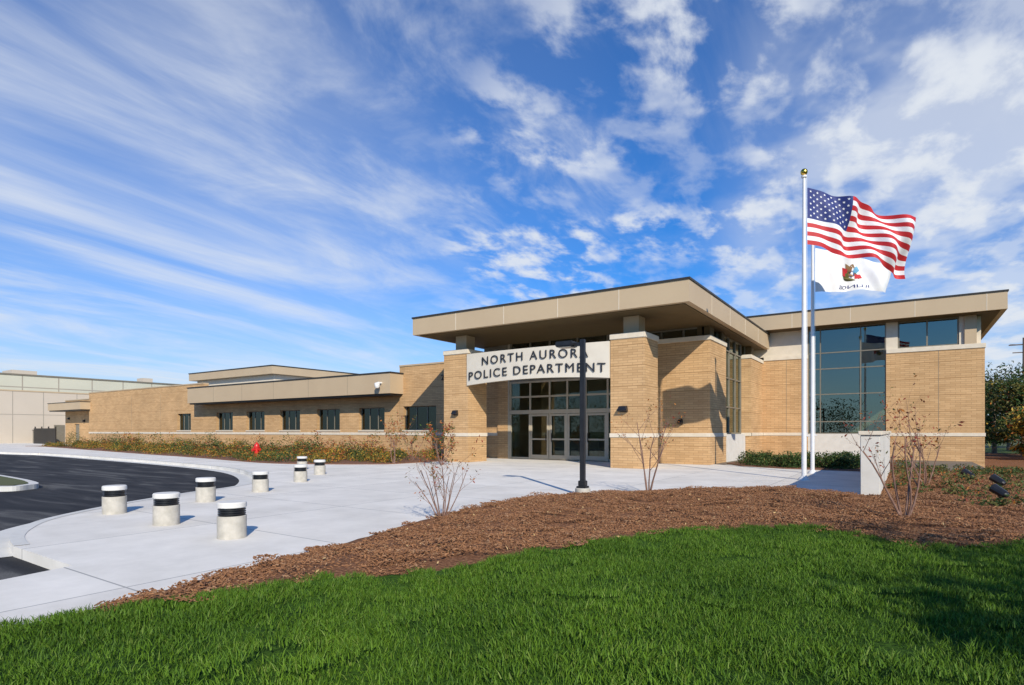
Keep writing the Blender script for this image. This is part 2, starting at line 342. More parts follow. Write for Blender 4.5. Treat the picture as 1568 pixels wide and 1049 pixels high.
g3.append((-10.2,-7.2,WY+.14,WY+.15,5.55,5.97)); g3.append((-7.2,-7.19,WY+.2,28.15,5.55,5.97)); g3.append((-7.14,-7.13,31.85,35.1,5.4,5.97))
for y in [26.5,27.5,32.9,34]: f3.append((-7.24,-7.1,y-.04,y+.04,5.56,5.97))
boxes('side_glazing_frames',f3,'framedark',B); boxes('side_glass',g3,'glass',B)
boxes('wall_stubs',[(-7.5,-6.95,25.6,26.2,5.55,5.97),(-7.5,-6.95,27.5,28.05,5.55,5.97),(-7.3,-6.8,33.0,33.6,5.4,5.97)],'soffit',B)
fr2=[];gl2=[]
yd=25.3
xs=[-15.9,-14.75,-13.75,-12.75,-11.6]
curtain(-17.15,-10.2,yd,0.02,4.0,xs,[2.42,3.2],fw=.09)
fr2.append((-17.24,-17.15,yd-.05,yd+.2,0.02,5.97))
fr2.append((-17.15,-10.2,yd-.03,yd-.002,2.32,2.52))
for x in [-17.1,-15.9,-13.75,-11.6]: fr2.append((x-.05,x+.05,yd-.04,yd-.001,.02,2.3))
for a,b in [(-15.85,-14.8),(-14.7,-13.8),(-13.7,-12.8),(-12.7,-11.65)]:
    fr2+= [(a,a+.09,yd-.03,yd-.001,.05,2.3),(b-.09,b,yd-.03,yd-.001,.05,2.3),(a+.09,b-.09,yd-.03,yd-.001,.05,.25),(a+.09,b-.09,yd-.03,yd-.001,1.0,1.08),(a+.09,b-.09,yd-.03,yd-.001,2.2,2.3)]
boxes('entrance_frames',fr2,'frame',B); boxes('entrance_glass',gl2,'glassclear',B)
boxes('entrance_brick_return',[(-17.9,-17.24,WY-.25,WY+.4,-.2,4.3)],'brick',B)
f4=[(-17.15,-10.2,yd,yd+.15,4.0,4.12)]
for x in [-17.1,-15.9,-14.75,-13.2,-11.6,-10.25]: f4.append((x-.05,x+.05,yd,yd+.12,4.12,5.97))
boxes('entry_clerestory_frames',f4,'framedark',B)
boxes('entry_clerestory_glass',[(-17.15,-10.2,yd+.05,yd+.06,4.1,5.97)],'glass',B)
boxes('entry_upper_left',[(-19.0,-17.24,WY+.05,WY+.3,Zp+.09,5.97)],'framedark',B)
boxes('entry_soffit_beam',[(-17.9,-17.24,WY-.22,WY+.3,4.3,5.97)],'framedark',B)
boxes('door_pulls',[(x-.015,x+.015,yd-.09,yd-.06,.9,1.35) for x in (-14.92,-14.6,-12.92,-12.6)],'black',B)
boxes('interior_partitions',[(-18,-7.6,31.0,31.2,0,5.9),(-47,-24.9,29,29.1,0,4.5),(-24.7,-18,28.5,28.6,0,4.5),(-53,-48,28.5,28.6,0,4.5),(-18.1,-17.9,WY+.45,31,0,5.9),(-4.6,-4.5,35.5,44,0,6.9),(-6.4,2.6,44,44.1,0,6.9)],'interiorl',B)
boxes('interior_floor',[(-68,2.6,WY+.45,51.9,-.1,.01)],'interior',B)
boxes('vestibule',[(-16.2,-16.1,27.8,27.9,0,2.4),(-14.0,-13.9,27.8,27.9,0,2.4),(-12,-11.9,27.8,27.9,0,2.4),(-17,-10.4,27.8,27.9,2.4,2.6),(-15.8,-14.4,30.2,30.8,0,1.1)],'frame',B)
boxes('interior_desk',[(-13.6,-11.4,30.2,30.9,0,1.15),(-3.5,-1.5,39,40,0,1.1),(-12.4,-11.6,30.9,30.98,1.6,2.6)],'interior',B)
boxes('office_window_frames',fr,'framedark',B); boxes('office_glass',gl,'glassdark',B)

# sign : gently bowed panel between columns
SXA,SXB=-16.82,-9.68
def curved_panel():
    vs=[];fs=[];n=40
    for k in range(n+1):
        t=k/n; x=SXA+(SXB-SXA)*t; q=4*t*(1-t); y=21.27-.18*q; zb=3.55+.14*q
        for (yy,z) in ((y,zb),(y,5.0),(y+.14,5.0),(y+.14,zb)): vs.append((x,yy,z))
    for k in range(n):
        a=4*k;b=a+4
        for i in range(4):
            j=(i+1)%4; fs.append((a+i,b+i,b+j,a+j))
    fs.append((0,1,2,3)); fs.append((4*n+3,4*n+2,4*n+1,4*n))
    return vs,fs
vs,fs=curved_panel()
S=empty('entrance_sign')
mesh_obj('sign_panel',vs,fs,'sign',parent=S)
def textmesh(body,size,extrude,sp=1.0,off=0.0):
    c=bpy.data.curves.new('lettering','FONT'); c.body=body; c.size=size; c.extrude=extrude; c.space_character=sp; c.offset=off
    o=bpy.data.objects.new('lettering',c); col.objects.link(o); bpy.context.view_layer.update()
    me=bpy.data.meshes.new_from_object(o.evaluated_get(bpy.context.evaluated_depsgraph_get())); bpy.data.objects.remove(o)
    me.materials.clear(); return me
def signtext(body,xa,xb,z,size,name,sp):
    me=textmesh(body,size,.02,sp,-.002)
    X=[v.co.x for v in me.vertices]; mn,mxx=min(X),max(X)
    for v in me.vertices:
        x=xa+(v.co.x-mn)/(mxx-mn)*(xb-xa); t=(x-SXA)/(SXB-SXA); q=4*t*(1-t)
        v.co=Vector((x,21.27-.18*q-.035-v.co.z,z+.12*q+v.co.y))
    me.materials.append(M['letter'])
    o=bpy.data.objects.new(name,me); col.objects.link(o); o.parent=S
signtext('NORTH AURORA',-15.85,-10.55,4.37,.52,'letters_upper',1.30)
signtext('POLICE DEPARTMENT',-16.66,-9.82,3.78,.52,'letters_lower',1.22)
me=textmesh('200',.45,.02); me.materials.append(M['letter'])
o=bpy.data.objects.new('house_number',me); o.location=(-21.9,WY-.16,4.35); o.rotation_euler=(R(90),0,0); col.objects.link(o); o.parent=B

def wall_light(x,y,z,w=.3):
    e=empty('wall_light',(x,y,z))
    boxes('backplate',[(x-w*.35,x+w*.35,y-.03,y,z-.12,z+.12)],'black',e)
    vs=[(x-w/2,y-.03,z-.1),(x+w/2,y-.03,z-.1),(x+w/2,y-.22,z-.06),(x-w/2,y-.22,z-.06),(x-w*.4,y-.03,z+.13),(x+w*.4,y-.03,z+.13),(x+w*.35,y-.15,z+.11),(x-w*.35,y-.15,z+.11)]
    fs=[(3,2,1,0),(4,5,6,7),(0,1,5,4),(1,2,6,5),(2,3,7,6),(3,0,4,7)]
    mesh_obj('hood',vs,fs,'black',parent=e)
wall_light(-17.5,21.33,2.3); wall_light(-9.1,21.33,2.3,.4); wall_light(-8.15,WY-.1,1.85,.2); wall_light(-76,WY+.6,2.8,.3); wall_light(-72.0,WY+.6,2.5,.3)
e=empty('security_camera',(-25.6,24.2,4.3)); boxes('bracket',[(-25.64,-25.56,24.0,24.3,4.25,4.33)],'white',e)
lathe('dome',[(.0,-.32),(.1,-.29),(.15,-.2),(.16,-.1),(.16,0),(.05,.04)],(-25.6,23.95,4.25),'white',e,20)

# ------------------------------------------------------------------ ground sheets
def poly_sheet(name,pts,z,mat,depth=0,parent=None):
    bm=bmesh.new(); vs=[bm.verts.new((x,y,z)) for x,y in pts]; f=bm.faces.new(vs)
    f.normal_update()
    if f.normal.z<0: bmesh.ops.reverse_faces(bm,faces=[f])
    if depth:
        r=bmesh.ops.extrude_face_region(bm,geom=[f])
        for g in r['geom']:
            if isinstance(g,bmesh.types.BMVert): g.co.z-=depth
        bmesh.ops.recalc_face_normals(bm,faces=bm.faces[:])
    bmesh.ops.triangulate(bm,faces=[f for f in bm.faces if len(f.verts)>4])
    me=bpy.data.meshes.new(name); bm.to_mesh(me); bm.free(); me.materials.append(M[mat])
    o=bpy.data.objects.new(name,me); col.objects.link(o)
    if parent: o.parent=parent
    return o
def smooth_line(pts,n=6):
    out=[]
    P=[pts[0]]+list(pts)+[pts[-1]]
    for i in range(1,len(P)-2):
        p0,p1,p2,p3=[np.array(q,float) for q in P[i-1:i+3]]
        for k in range(n):
            t=k/n; out.append(tuple(.5*((2*p1)+(-p0+p2)*t+(2*p0-5*p1+4*p2-p3)*t*t+(-p0+3*p1-3*p2+p3)*t**3)))
    out.append(tuple(pts[-1])); return out
poly_sheet('ground',[(-900,-900),(900,-900),(900,900),(-900,900)],-.50,'ground')
poly_sheet('road',[(-110,-30),(-4,-30),(-4,10),(-10,16),(-110,22)],-.13,'asphalt')
poly_sheet('parking_lot',[(-140,21),(-69,21),(-69,60),(-140,60)],-.126,'asphalt')
A=[(-7.5,-12),(-6.3,-3),(-5.71,0.56),(-5.47,1.45),(-5.38,1.91),(-5.51,2.60),(-5.79,3.74),(-5.95,5.04),(-6.31,6.47),(-6.60,8.07),(-6.66,9.36),(-6.55,10.64),(-5.96,11.95),(-4.89,13.18),(-3.74,14.39),(-2.40,15.05),(-0.6,14.75)]
A=smooth_line(A)
C1=[(-95,10),(-52.12,13.84),(-46.22,14.6),(-33.19,14.06),(-25.62,13.44),(-21.28,12.66),(-17.92,11.29),(-15.46,9.66),(-14.49,8.44),(-14.03,7.21),(-13.21,5.60),(-12.38,4.39),(-11.65,3.59),(-10.88,3.11),(-10.1,2.78),(-9.3,2.6)]
C1=smooth_line(C1)
C2=[(-9.0,2.60),(-7.44,2.58),(-7.3,1.93),(-7.4,1.0),(-8.5,-4),(-10,-12)]
plaza=[(a,b) for a,b in C1]+C2+[(x+.6,y) if y<14 else (x,y) for x,y in A]+[(-.6,27),(-.6,35.3),(-6.6,35.3),(-6.6,36),(-90,36),(-95,21)]
poly_sheet('plaza',plaza,0.0,'concrete',.25)
def strip(name,line,w,z,mat,parent=None,side=1,h=.0):
    vs=[];fs=[]
    L=[Vector(p) for p in line]
    for i,p in enumerate(L):
        d=(L[min(i+1,len(L)-1)]-L[max(i-1,0)]).normalized(); n=Vector((-d.y,d.x))*side
        vs+=[(p.x,p.y,z),(p.x+n.x*w,p.y+n.y*w,z+h)]
    for i in range(len(L)-1):
        a=2*i; fs.append((a,a+1,a+3,a+2))
    return mesh_obj(name,vs,fs,mat,parent=parent)
strip('kerb_edge',C1,.16,.006,'kerb',side=1)
strip('gutter',C1,.45,-.122,'kerb',side=-1)
D=[(-69.0,20.2),(-65.48,20.6),(-41.97,17.78),(-31.87,16.72),(-24.21,15.64),(-21.37,16.30),(-19.11,17.63),(-18.5,19.0),(-18.45,25.3)]
bed=smooth_line(D,4)+[(-69,25.45)]
poly_sheet('planting_bed',bed,.035,'mulchbed',.06)
bed2=[(-6.5,26.6),(-5.6,25.2),(-3.85,24.37),(-.85,24.3),(-.85,34.9),(-6.5,34.9)]
poly_sheet('planting_bed',bed2,.035,'mulchbed',.06)
isl=smooth_line([(-24.5,6.6),(-21.59,6.4),(-20.0,6.15),(-19.57,5.8),(-19.4,5.4),(-19.8,5.0),(-20.6,4.7),(-24,4.0)],5)+[(-40,3),(-40,7)]
poly_sheet('traffic_island_kerb',isl,.0,'kerb',.2)
isl2=[(x-.18 if x>-21 else x, y+(-.18 if y>5.4 else .18)) for x,y in isl]
poly_sheet('traffic_island_grass',isl2,.012,'ground')

# ------------------------------------------------------------------ terrain (lawn + mulch)
def poly_sd(px,py,poly):
    P=np.array(poly); n=len(P); d=np.full(px.shape,1e9); ins=np.zeros(px.shape,bool)
    for i in range(n):
        ax,ay=P[i]; bx,by=P[(i+1)%n]
        ex,ey=bx-ax,by-ay; L=ex*ex+ey*ey+1e-12
        t=np.clip(((px-ax)*ex+(py-ay)*ey)/L,0,1)
        d=np.minimum(d,np.hypot(px-ax-t*ex,py-ay-t*ey))
        c=((ay>py)!=(by>py))
        with np.errstate(divide='ignore',invalid='ignore'):
            xi=(bx-ax)*(py-ay)/(by-ay if by!=ay else 1e-12)+ax
        ins^=(c&(px<xi))
    return np.where(ins,-d,d)
plz=[(x,y) for x,y in A]+[(-.6,60),(-60,60),(-60,-12)]
lawnB=smooth_line([(-5.30,1.72),(-4.98,2.32),(-4.50,2.92),(-3.82,3.66),(-3.51,4.19),(-3.22,4.88),(-3.03,5.49),(-2.86,6.13),(-2.61,6.93),(-2.31,7.55),(-1.87,8.1),(-1.37,8.5),(-0.98,8.6),(-0.50,8.15),(0.09,7.9),(0.68,8.1),(1.15,8.8),(2.23,10.60),(4.2,15),(6,24),(7.5,36),(8,60)],5)
lawn=lawnB+[(80,60),(80,-40),(-8,-40),(-6.3,-3),(-5.71,.56)]
def sst(x): x=np.clip(x,0,1); return x*x*(3-2*x)
def height(x,y,sdp,sdl):
    z=np.clip(sdp*.6,-.12,.05)
    z=z+sst(sdp/1.6)*.12
    z=z-.04*sst(-sdl/1.0+.2)
    z=z+.03*np.sin(x*.9+1)*np.cos(y*.7)*sst(sdp)
    z=z-.50*sst((y-19)/17)*sst((x+1)/3)
    z=z+.02*np.sin(x*2.3)*np.sin(y*1.9+.5)*sst(sdp)
    return z
xs=np.concatenate([np.arange(-9,5,.1),np.arange(5,12,.25),np.arange(12,81,3)])
ys=np.concatenate([np.arange(-40,-2,2),np.arange(-2,17,.1),np.arange(17,61,.5)])
GX,GY=np.meshgrid(xs,ys); sp=poly_sd(GX,GY,plz); sl=poly_sd(GX,GY,lawn); GZ=height(GX,GY,sp,sl)
nx,ny=len(xs),len(ys)
idx=np.arange(nx*ny).reshape(ny,nx)
keep=(np.minimum.reduce([sp[:-1,:-1],sp[1:,:-1],sp[:-1,1:],sp[1:,1:]])>-.5)
q=np.stack([idx[:-1,:-1],idx[:-1,1:],idx[1:,1:],idx[1:,:-1]],-1)[keep]
me=bpy.data.meshes.new('lawn_terrain'); me.from_pydata(np.stack([GX.ravel(),GY.ravel(),GZ.ravel()],1).tolist(),[],q.tolist())
at=me.attributes.new('lawn','FLOAT','POINT'); at.data.foreach_set('value',np.clip(.5-sl.ravel()*2.0,0,1).astype(np.float32))
me.materials.append(M['terrain']); me.polygons.foreach_set('use_smooth',[True]*len(me.polygons)); me.update()
ter=bpy.data.objects.new('lawn_terrain',me); col.objects.link(ter)
def hz(x,y):
    x=np.atleast_1d(np.array(x,float)); y=np.atleast_1d(np.array(y,float))
    a=poly_sd(x,y,plz); b=poly_sd(x,y,lawn); return height(x,y,a,b),a,b

def scatter(name,pts,child_builder,tilt=.08,smin=.85,smax=1.2):
    vs=[];fs=[]
    for (x,y,z) in pts:
        a=random.random()*6.283; s=random.uniform(smin,smax)*.5
        n=Vector((random.gauss(0,tilt),random.gauss(0,tilt),1)).normalized()
        u=Vector((math.cos(a),math.sin(a),0)); u=(u-n*u.dot(n)).normalized(); v=n.cross(u)
        p=Vector((x,y,z)); o=len(vs)
        vs+=[tuple(p+(-u-v)*s),tuple(p+(u-v)*s),tuple(p+(u+v)*s),tuple(p+(-u+v)*s)]; fs.append((o,o+1,o+2,o+3))
    me=bpy.data.meshes.new(name); me.from_pydata(vs,[],fs); par=bpy.data.objects.new(name,me); col.objects.link(par)
    ch=child_builder(); ch.parent=par
    par.instance_type='FACES'; par.use_instance_faces_scale=True; par.show_instancer_for_render=False; par.show_instancer_for_viewport=False
    return par
def grass_patch(n=950,rad=.36,hmin=.022,hmax=.055):
    def f():
        vs=[];fs=[];mi=[]
        for _ in range(n):
            r=rad*math.sqrt(random.random()); a=random.random()*6.283; x,y=r*math.cos(a),r*math.sin(a)
            h=random.uniform(hmin,hmax); w=random.uniform(.0020,.0036); b=random.random()*6.283; dx,dy=math.cos(b)*w,math.sin(b)*w
            lx,ly=random.gauss(0,.45)*h,random.gauss(0,.45)*h; o=len(vs)
            vs+=[(x-dx,y-dy,0),(x+dx,y+dy,0),(x+dx*.8+lx*.4,y+dy*.8+ly*.4,h*.6),(x-dx*.8+lx*.4,y-dy*.8+ly*.4,h*.6),(x+lx,y+ly,h)]
            fs+=[(o,o+1,o+2,o+3),(o+3,o+2,o+4)]; k=random.choices([0,1,2],[5,4,.9])[0]; mi+=[k,k]
        return mesh_obj('grass_patch',vs,fs,['gA','gB','gC'],mi)
    return f
def chip_patch(n=340,rad=.35):
    def f():
        vs=[];fs=[];mi=[]
        for _ in range(n):
            r=rad*math.sqrt(random.random()); a=random.random()*6.283; c=Vector((r*math.cos(a),r*math.sin(a),random.uniform(0,.018)))
            L=random.uniform(.006,.022); w=random.uniform(.003,.007); t=.0025
            m=Matrix.Rotation(random.random()*6.283,3,'Z')@Matrix.Rotation(random.gauss(0,.35),3,'Y')@Matrix.Rotation(random.gauss(0,.35),3,'X'); o=len(vs)
            for sx,sy,sz in ((-1,-1,-1),(1,-1,-1),(1,1,-1),(-1,1,-1),(-1,-1,1),(1,-1,1),(1,1,1),(-1,1,1)):
                vs.append(tuple(c+m@Vector((sx*L,sy*w,sz*t))))
            for q in ((4,5,6,7),(0,1,5,4),(1,2,6,5),(2,3,7,6),(3,0,4,7)): fs.append(tuple(o+i for i in q))
            mi+=[random.choices([0,1,2],[5,4,1.3])[0]]*5
        return mesh_obj('mulch_chips',vs,fs,['chipA','chipB','chipC'],mi)
    return f
gx,gy=np.meshgrid(np.arange(-6.5,22,.4),np.arange(-1,26,.4)); gx=gx.ravel()+np.random.uniform(-.13,.13,gx.size); gy=gy.ravel()+np.random.uniform(-.13,.13,gy.size)
z,a,b=hz(gx,gy); dep=-.558*gx+.83*gy; lat=.83*gx+.558*gy
ok=(b<-.22)&(a>.2)&(dep>1.6)&(lat<dep*.95+1.5)&(dep<20)
scatter('lawn_grass',list(zip(gx[ok],gy[ok],z[ok])),grass_patch())
gx=np.random.uniform(-6,4,7500); gy=np.random.uniform(1,13,7500); z,a,b=hz(gx,gy)
ok=(b<.04+np.random.uniform(-.05,.05,gx.size))&(b>-.32)&(a>.05)
scatter('lawn_edge_grass',list(zip(gx[ok],gy[ok],z[ok])),grass_patch(100,.09,.02,.055))
gx,gy=np.meshgrid(np.arange(-7,6,.42),np.arange(1,24,.42)); gx=gx.ravel()+np.random.uniform(-.13,.13,gx.size); gy=gy.ravel()+np.random.uniform(-.13,.13,gy.size)
z,a,b=hz(gx,gy); ok=(b>.1)&(a>.28)
scatter('mulch',list(zip(gx[ok],gy[ok],z[ok]+.004)),chip_patch())
gx=np.random.uniform(-7,3,4000); gy=np.random.uniform(1,16,4000); z,a,b=hz(gx,gy); ok=(b>.02)&(a>.04)&(a<.3)
scatter('mulch_edge',list(zip(gx[ok],gy[ok],z[ok]+.002)),chip_patch(50,.1))
mb=MB()
gx=np.random.uniform(-7,6,2600); gy=np.random.uniform(1,24,2600); z,a,b=hz(gx,gy)
for x,y,zz,aa,bb in zip(gx,gy,z,a,b):
    if bb>0 and aa>0.1: mb.leaf((x,y,zz+.035),random.uniform(.012,.03),0,2)
mb.obj('fallen_leaves',['dryleaf'])

W=empty('screen_wall')
boxes('wall_body',[(-.80,-.44,14.66,24.5,-.3,1.36)],'precast',W,.01)
boxes('wall_cap',[(-.84,-.40,14.62,24.54,1.36,1.45)],'stone',W,.01)

for (x,y) in [(-11.56,4.64),(-9.52,4.54),(-7.61,4.48),(-11.93,6.46),(-12.77,8.23),(-14.35,10.5),(-16.2,12.6),(-18.9,13.9)]:
    e=empty('bollard',(x,y,0))
    lathe('bollard_post',[(.185,0),(.185,.30),(.178,.305),(.15,.31),(.15,.41),(.178,.412),(.187,.42),(.187,.475),(.175,.49)],(x,y,0),['bollard','black','bollardcap'],e,36,[0,0,1,1,1,2,2,2,2])
    for i in range(3): lathe('louvre',[(.152,.322+.03*i),(.176,.322+.03*i),(.176,.334+.03*i),(.152,.334+.03*i)],(x,y,0),['black'],e,36)

x,y=-5.99,11.75; e=empty('street_lamp',(x,y,0))
lathe('concrete_base',[(.17,-.1),(.17,.16),(.155,.175)],(x,y,0),['bollard'],e,28)
boxes('base_plate',[(x-.11,x+.11,y-.11,y+.11,.175,.22)],'black',e,.01)
boxes('post',[(x-.052,x+.052,y-.052,y+.052,.22,3.5)],'black',e,.006)
boxes('base_cover',[(x-.08,x+.08,y-.08,y+.08,.22,.34)],'black',e,.01)
boxes('arm',[(x-.22,x-.052,y-.025,y+.025,3.36,3.44)],'black',e)
boxes('lamp_head',[(x-.62,x-.2,y-.17,y+.17,3.36,3.48)],'black',e,.02)
boxes('lamp_lens',[(x-.57,x-.25,y-.13,y+.13,3.345,3.36)],'stone',e)

x,y=-27.0,17.2; e=empty('fire_hydrant',(x,y,0))
lathe('body',[(.17,0),(.17,.05),(.12,.06),(.12,.5),(.155,.51),(.155,.56),(.13,.58),(.12,.66),(.07,.73),(.03,.75),(.03,.8)],(x,y,.1),['red'],e,20)
mb=MB(); mb.tube((x-.23,y,.53),(x+.23,y,.53),.055,.055,12); mb.tube((x,y-.25,.5),(x,y,.5),.075,.075,12); mb.tube((x-.26,y,.53),(x-.22,y,.53),.075,.075,8); mb.tube((x+.22,y,.53),(x+.26,y,.53),.075,.075,8)
mb.obj('nozzles',['red'],e)

# ------------------------------------------------------------------ flags
def flagpole(x,y,h,r):
    e=empty('flagpole',(x,y,0))
    lathe('pole',[(r,0),(r,h*.45),(r*.62,h*.985),(r*.55,h)],(x,y,0),['polemetal'],e,20)
    lathe('base_collar',[(r*2.4,0),(r*2.2,.04),(r*1.3,.10),(r*1.05,.12)],(x,y,0),['polemetal'],e,24)
    lathe('truck',[(r*.5,0),(r*1.1,.01),(r*1.1,.06),(r*.4,.08)],(x,y,h),['polemetal'],e,16)
    s=.1; lathe('finial_ball',[(s*math.sin(math.pi*i/10)+.0005,s-s*math.cos(math.pi*i/10)) for i in range(11)],(x,y,h+.07),['gold'],e,20)
    mb=MB(); mb.tube((x+r+.02,y,1.3),(x+r*.7+.02,y,h),.006,.006,5); mb.tube((x+r,y-.02,1.3),(x+r+.08,y-.02,1.3),.012,.012,5); mb.obj('halyard',['white'],e)
    return e
FD=Vector((.83,.558,0)); FN=Vector((-.558,.83,0))
def make_surface(P0,length,hoist,drop,amp,kx,kt,ph,taper=0.):
    def S_(s,t):
        env=min(1,s*2.2)
        w=amp*env*(.5+.7*s)*math.sin(2*math.pi*(kx*s+kt*t)+ph)+amp*.35*env*math.sin(2*math.pi*(kx*2.3*s-kt*1.4*t)+1.3)
        z=-drop*(s**1.15)*length-hoist*t*(1-taper*s)-taper*.25*s*hoist
        z+=.05*env*math.sin(2*math.pi*(kx*s+.2)+ph)
        return P0+FD*(length*s-.12*env*abs(w))+FN*w+Vector((0,0,z))
    return S_
f1=flagpole(-2.48,19.2,8.95,.07)
SF=make_surface(Vector((-2.40,19.25,8.66)),3.10,1.68,.31,.26,1.75,.6,.3)
nc,nr=80,52
vs=[];fs=[];mi=[]
for j in range(nr+1):
    for i in range(nc+1): vs.append(tuple(SF(i/nc,j/nr)))
for j in range(nr):
    st=j//4
    for i in range(nc):
        a=j*(nc+1)+i; fs.append((a,a+1,a+nc+2,a+nc+1))
        mi.append(2 if (i<nc*.4 and st<7) else (0 if st%2==0 else 1))
FE=empty('american_flag',tuple(SF(0,0)))
mesh_obj('flag_cloth',vs,fs,['flagred','flagwhite','flagblue'],mi,FE,True)
vs=[];fs=[]
def star(s,t,rs,rt,off):
    o=len(vs); e1=1e-3
    n=((SF(s+e1,t)-SF(s,t)).cross(SF(s,t+e1)-SF(s,t))).normalized()
    vs.append(tuple(SF(s,t)+n*off))
    for k in range(10):
        a=math.pi*k/5; r=1 if k%2==0 else .4
        vs.append(tuple(SF(s+rs*r*math.sin(a),t-rt*r*math.cos(a))+n*off))
    for k in range(10): fs.append((o,o+1+k,o+1+(k+1)%10))
for off in (.006,-.006):
    for row in range(9):
        n=6 if row%2==0 else 5
        for k in range(n):
            s=.4*((k*2+(1 if row%2==0 else 2))/12); t=(7/13)*((row+1)/10)
            star(s,t,.0125,.0235,off)
mesh_obj('flag_stars',vs,fs,'flagwhite',parent=FE)

f2=flagpole(-2.62,22.3,7.9,.065)
SF=make_surface(Vector((-2.54,22.35,7.70)),2.5,1.50,.15,.18,1.5,.4,1.2,.35)
vs=[];fs=[]
nc,nr=60,30
for j in range(nr+1):
    for i in range(nc+1): vs.append(tuple(SF(i/nc,j/nr)))
for j in range(nr):
    for i in range(nc):
        a=j*(nc+1)+i; fs.append((a,a+1,a+nc+2,a+nc+1))
FE2=empty('state_flag',tuple(SF(0,0)))
mesh_obj('flag_cloth',vs,fs,['flagwhite'],None,FE2,True)
def patch(pts,mat,name,off=.008):
    for sg in (1,-1):
        v=[];n=len(pts)
        for (s,t) in pts:
            e1=1e-3; nn=((SF(s+e1,t)-SF(s,t)).cross(SF(s,t+e1)-SF(s,t))).normalized(); v.append(tuple(SF(s,t)+nn*off*sg))
        mesh_obj(name,v,[tuple(range(n))],mat,parent=FE2)
def ell(cs,ct,rs,rt,n=16,a0=0,a1=6.283): return [(cs+rs*math.cos(a0+(a1-a0)*k/n),ct+rt*math.sin(a0+(a1-a0)*k/n)) for k in range(n)]
patch(ell(.52,.60,.12,.13),'lfO2','seal_ground',.007)
patch(ell(.52,.45,.07,.17),'flagbrown','seal_eagle',.011)
patch([(.40,.28),(.47,.36),(.52,.34),(.50,.5),(.42,.45)],'flagbrown','seal_wing',.012)
patch([(.63,.25),(.55,.38),(.53,.5),(.60,.5),(.66,.38)],'flagsea','seal_wing',.012)
patch([(.36,.38),(.44,.42),(.46,.62),(.38,.58)],'flagred','seal_ribbon',.013)
patch([(.56,.55),(.66,.5),(.67,.62),(.56,.68)],'flagred','seal_ribbon',.013)
patch([(.485,.45),(.555,.45),(.555,.58),(.52,.64),(.485,.58)],'flagblue','seal_shield',.015)
me=textmesh('ILLINOIS',1,0)
X=[v.co.x for v in me.vertices]; mn,mxx=min(X),max(X)
for v in me.vertices:
    s=.72-(v.co.x-mn)/(mxx-mn)*.40; t=.93-v.co.y*.13; e1=1e-3
    nn=((SF(s+e1,t)-SF(s,t)).cross(SF(s,t+e1)-SF(s,t))).normalized()
    if nn.dot(FN)>0: nn=-nn
    v.co=SF(s,t)+nn*.01
me.materials.append(M['flagblue']); o=bpy.data.objects.new('flag_lettering',me); col.objects.link(o); o.parent=FE2; o.matrix_parent_inverse=Matrix.Translation(FE2.location).inverted()

# ------------------------------------------------------------------ young trees
def sapling(name,x,y,z,h,stems,spread,leaves,mats,lw,seed,r0=.018,leafsize=.03):
    random.seed(seed); e=empty(name,(x,y,z)); mb=MB(); lf=MB()
    def grow(p,d,L,r,lev):
        n=5; seg=L/n
        for i in range(n):
            d=(d+Vector((random.gauss(0,.09),random.gauss(0,.09),random.gauss(0,.05)+.03))).normalized()
            q=p+d*seg; r2=r*(1-.13); mb.tube(p,q,r,r2,5 if lev else 7)
            if lev<3 and i>=1 and random.random()<(.75 if lev<2 else .5):
                a=Vector((random.gauss(0,1),random.gauss(0,1),random.uniform(.1,.9))).normalized()
                grow(q,(d*.6+a*.75).normalized(),L*random.uniform(.35,.6),r2*.55,lev+1)
            if lev>=1 and random.random()<leaves:
                lf.leaf(q+Vector((random.gauss(0,.03),random.gauss(0,.03),random.gauss(0,.03))),leafsize*random.uniform(.7,1.3),random.choices(range(len(lw)),lw)[0])
            p=q;r=r2
    for s in range(stems):
        a=6.283*s/stems+random.uniform(-.4,.4); sp=spread*random.uniform(.5,1.2) if stems>1 else .03
        grow(Vector((x+.04*math.cos(a)*(stems>1),y+.04*math.sin(a)*(stems>1),z-.03)),Vector((sp*math.cos(a),sp*math.sin(a),1)).normalized(),h*random.uniform(.7,1.0),r0*random.uniform(.75,1.1),0)
    mb.obj('branches',['barkred'],e)
    if lf.v: lf.obj('leaves',mats,e)
def gz(x,y): return float(hz(x,y)[0][0])
sapling('young_tree',-6.16,7.16,gz(-6.16,7.16),1.0,9,.62,.22,['lfR','lfO2','lfO'],[3,2,2],3,.011,.026)
sapling('young_tree',-4.85,12.8,gz(-4.85,12.8),1.75,5,.42,.26,['lfO2','lfO','lfR'],[2,2,2],11,.02)
sapling('young_tree',0.0,10.3,gz(0,10.3),1.4,5,.30,.34,['lfR','lfO2','lfO'],[4,2,1],21,.018)
sapling('young_tree',-16.3,18.9,.02,1.35,6,.5,.9,['lfG','lfO','lfR'],[3,2,2],31,.018,.06)
sapling('young_tree',-18.6,18.4,.02,1.5,4,.4,.55,['lfO','lfO2','lfR'],[3,2,2],41,.02,.05)
sapling('young_tree',-19.6,20.5,.02,1.6,4,.5,.5,['lfO','lfO2','lfG'],[2,2,3],42,.02,.05)
sapling('young_tree',0.4,17.0,gz(.4,17.0),1.35,5,.4,.3,['lfR','lfO2','lfO'],[4,2,1],51,.018)

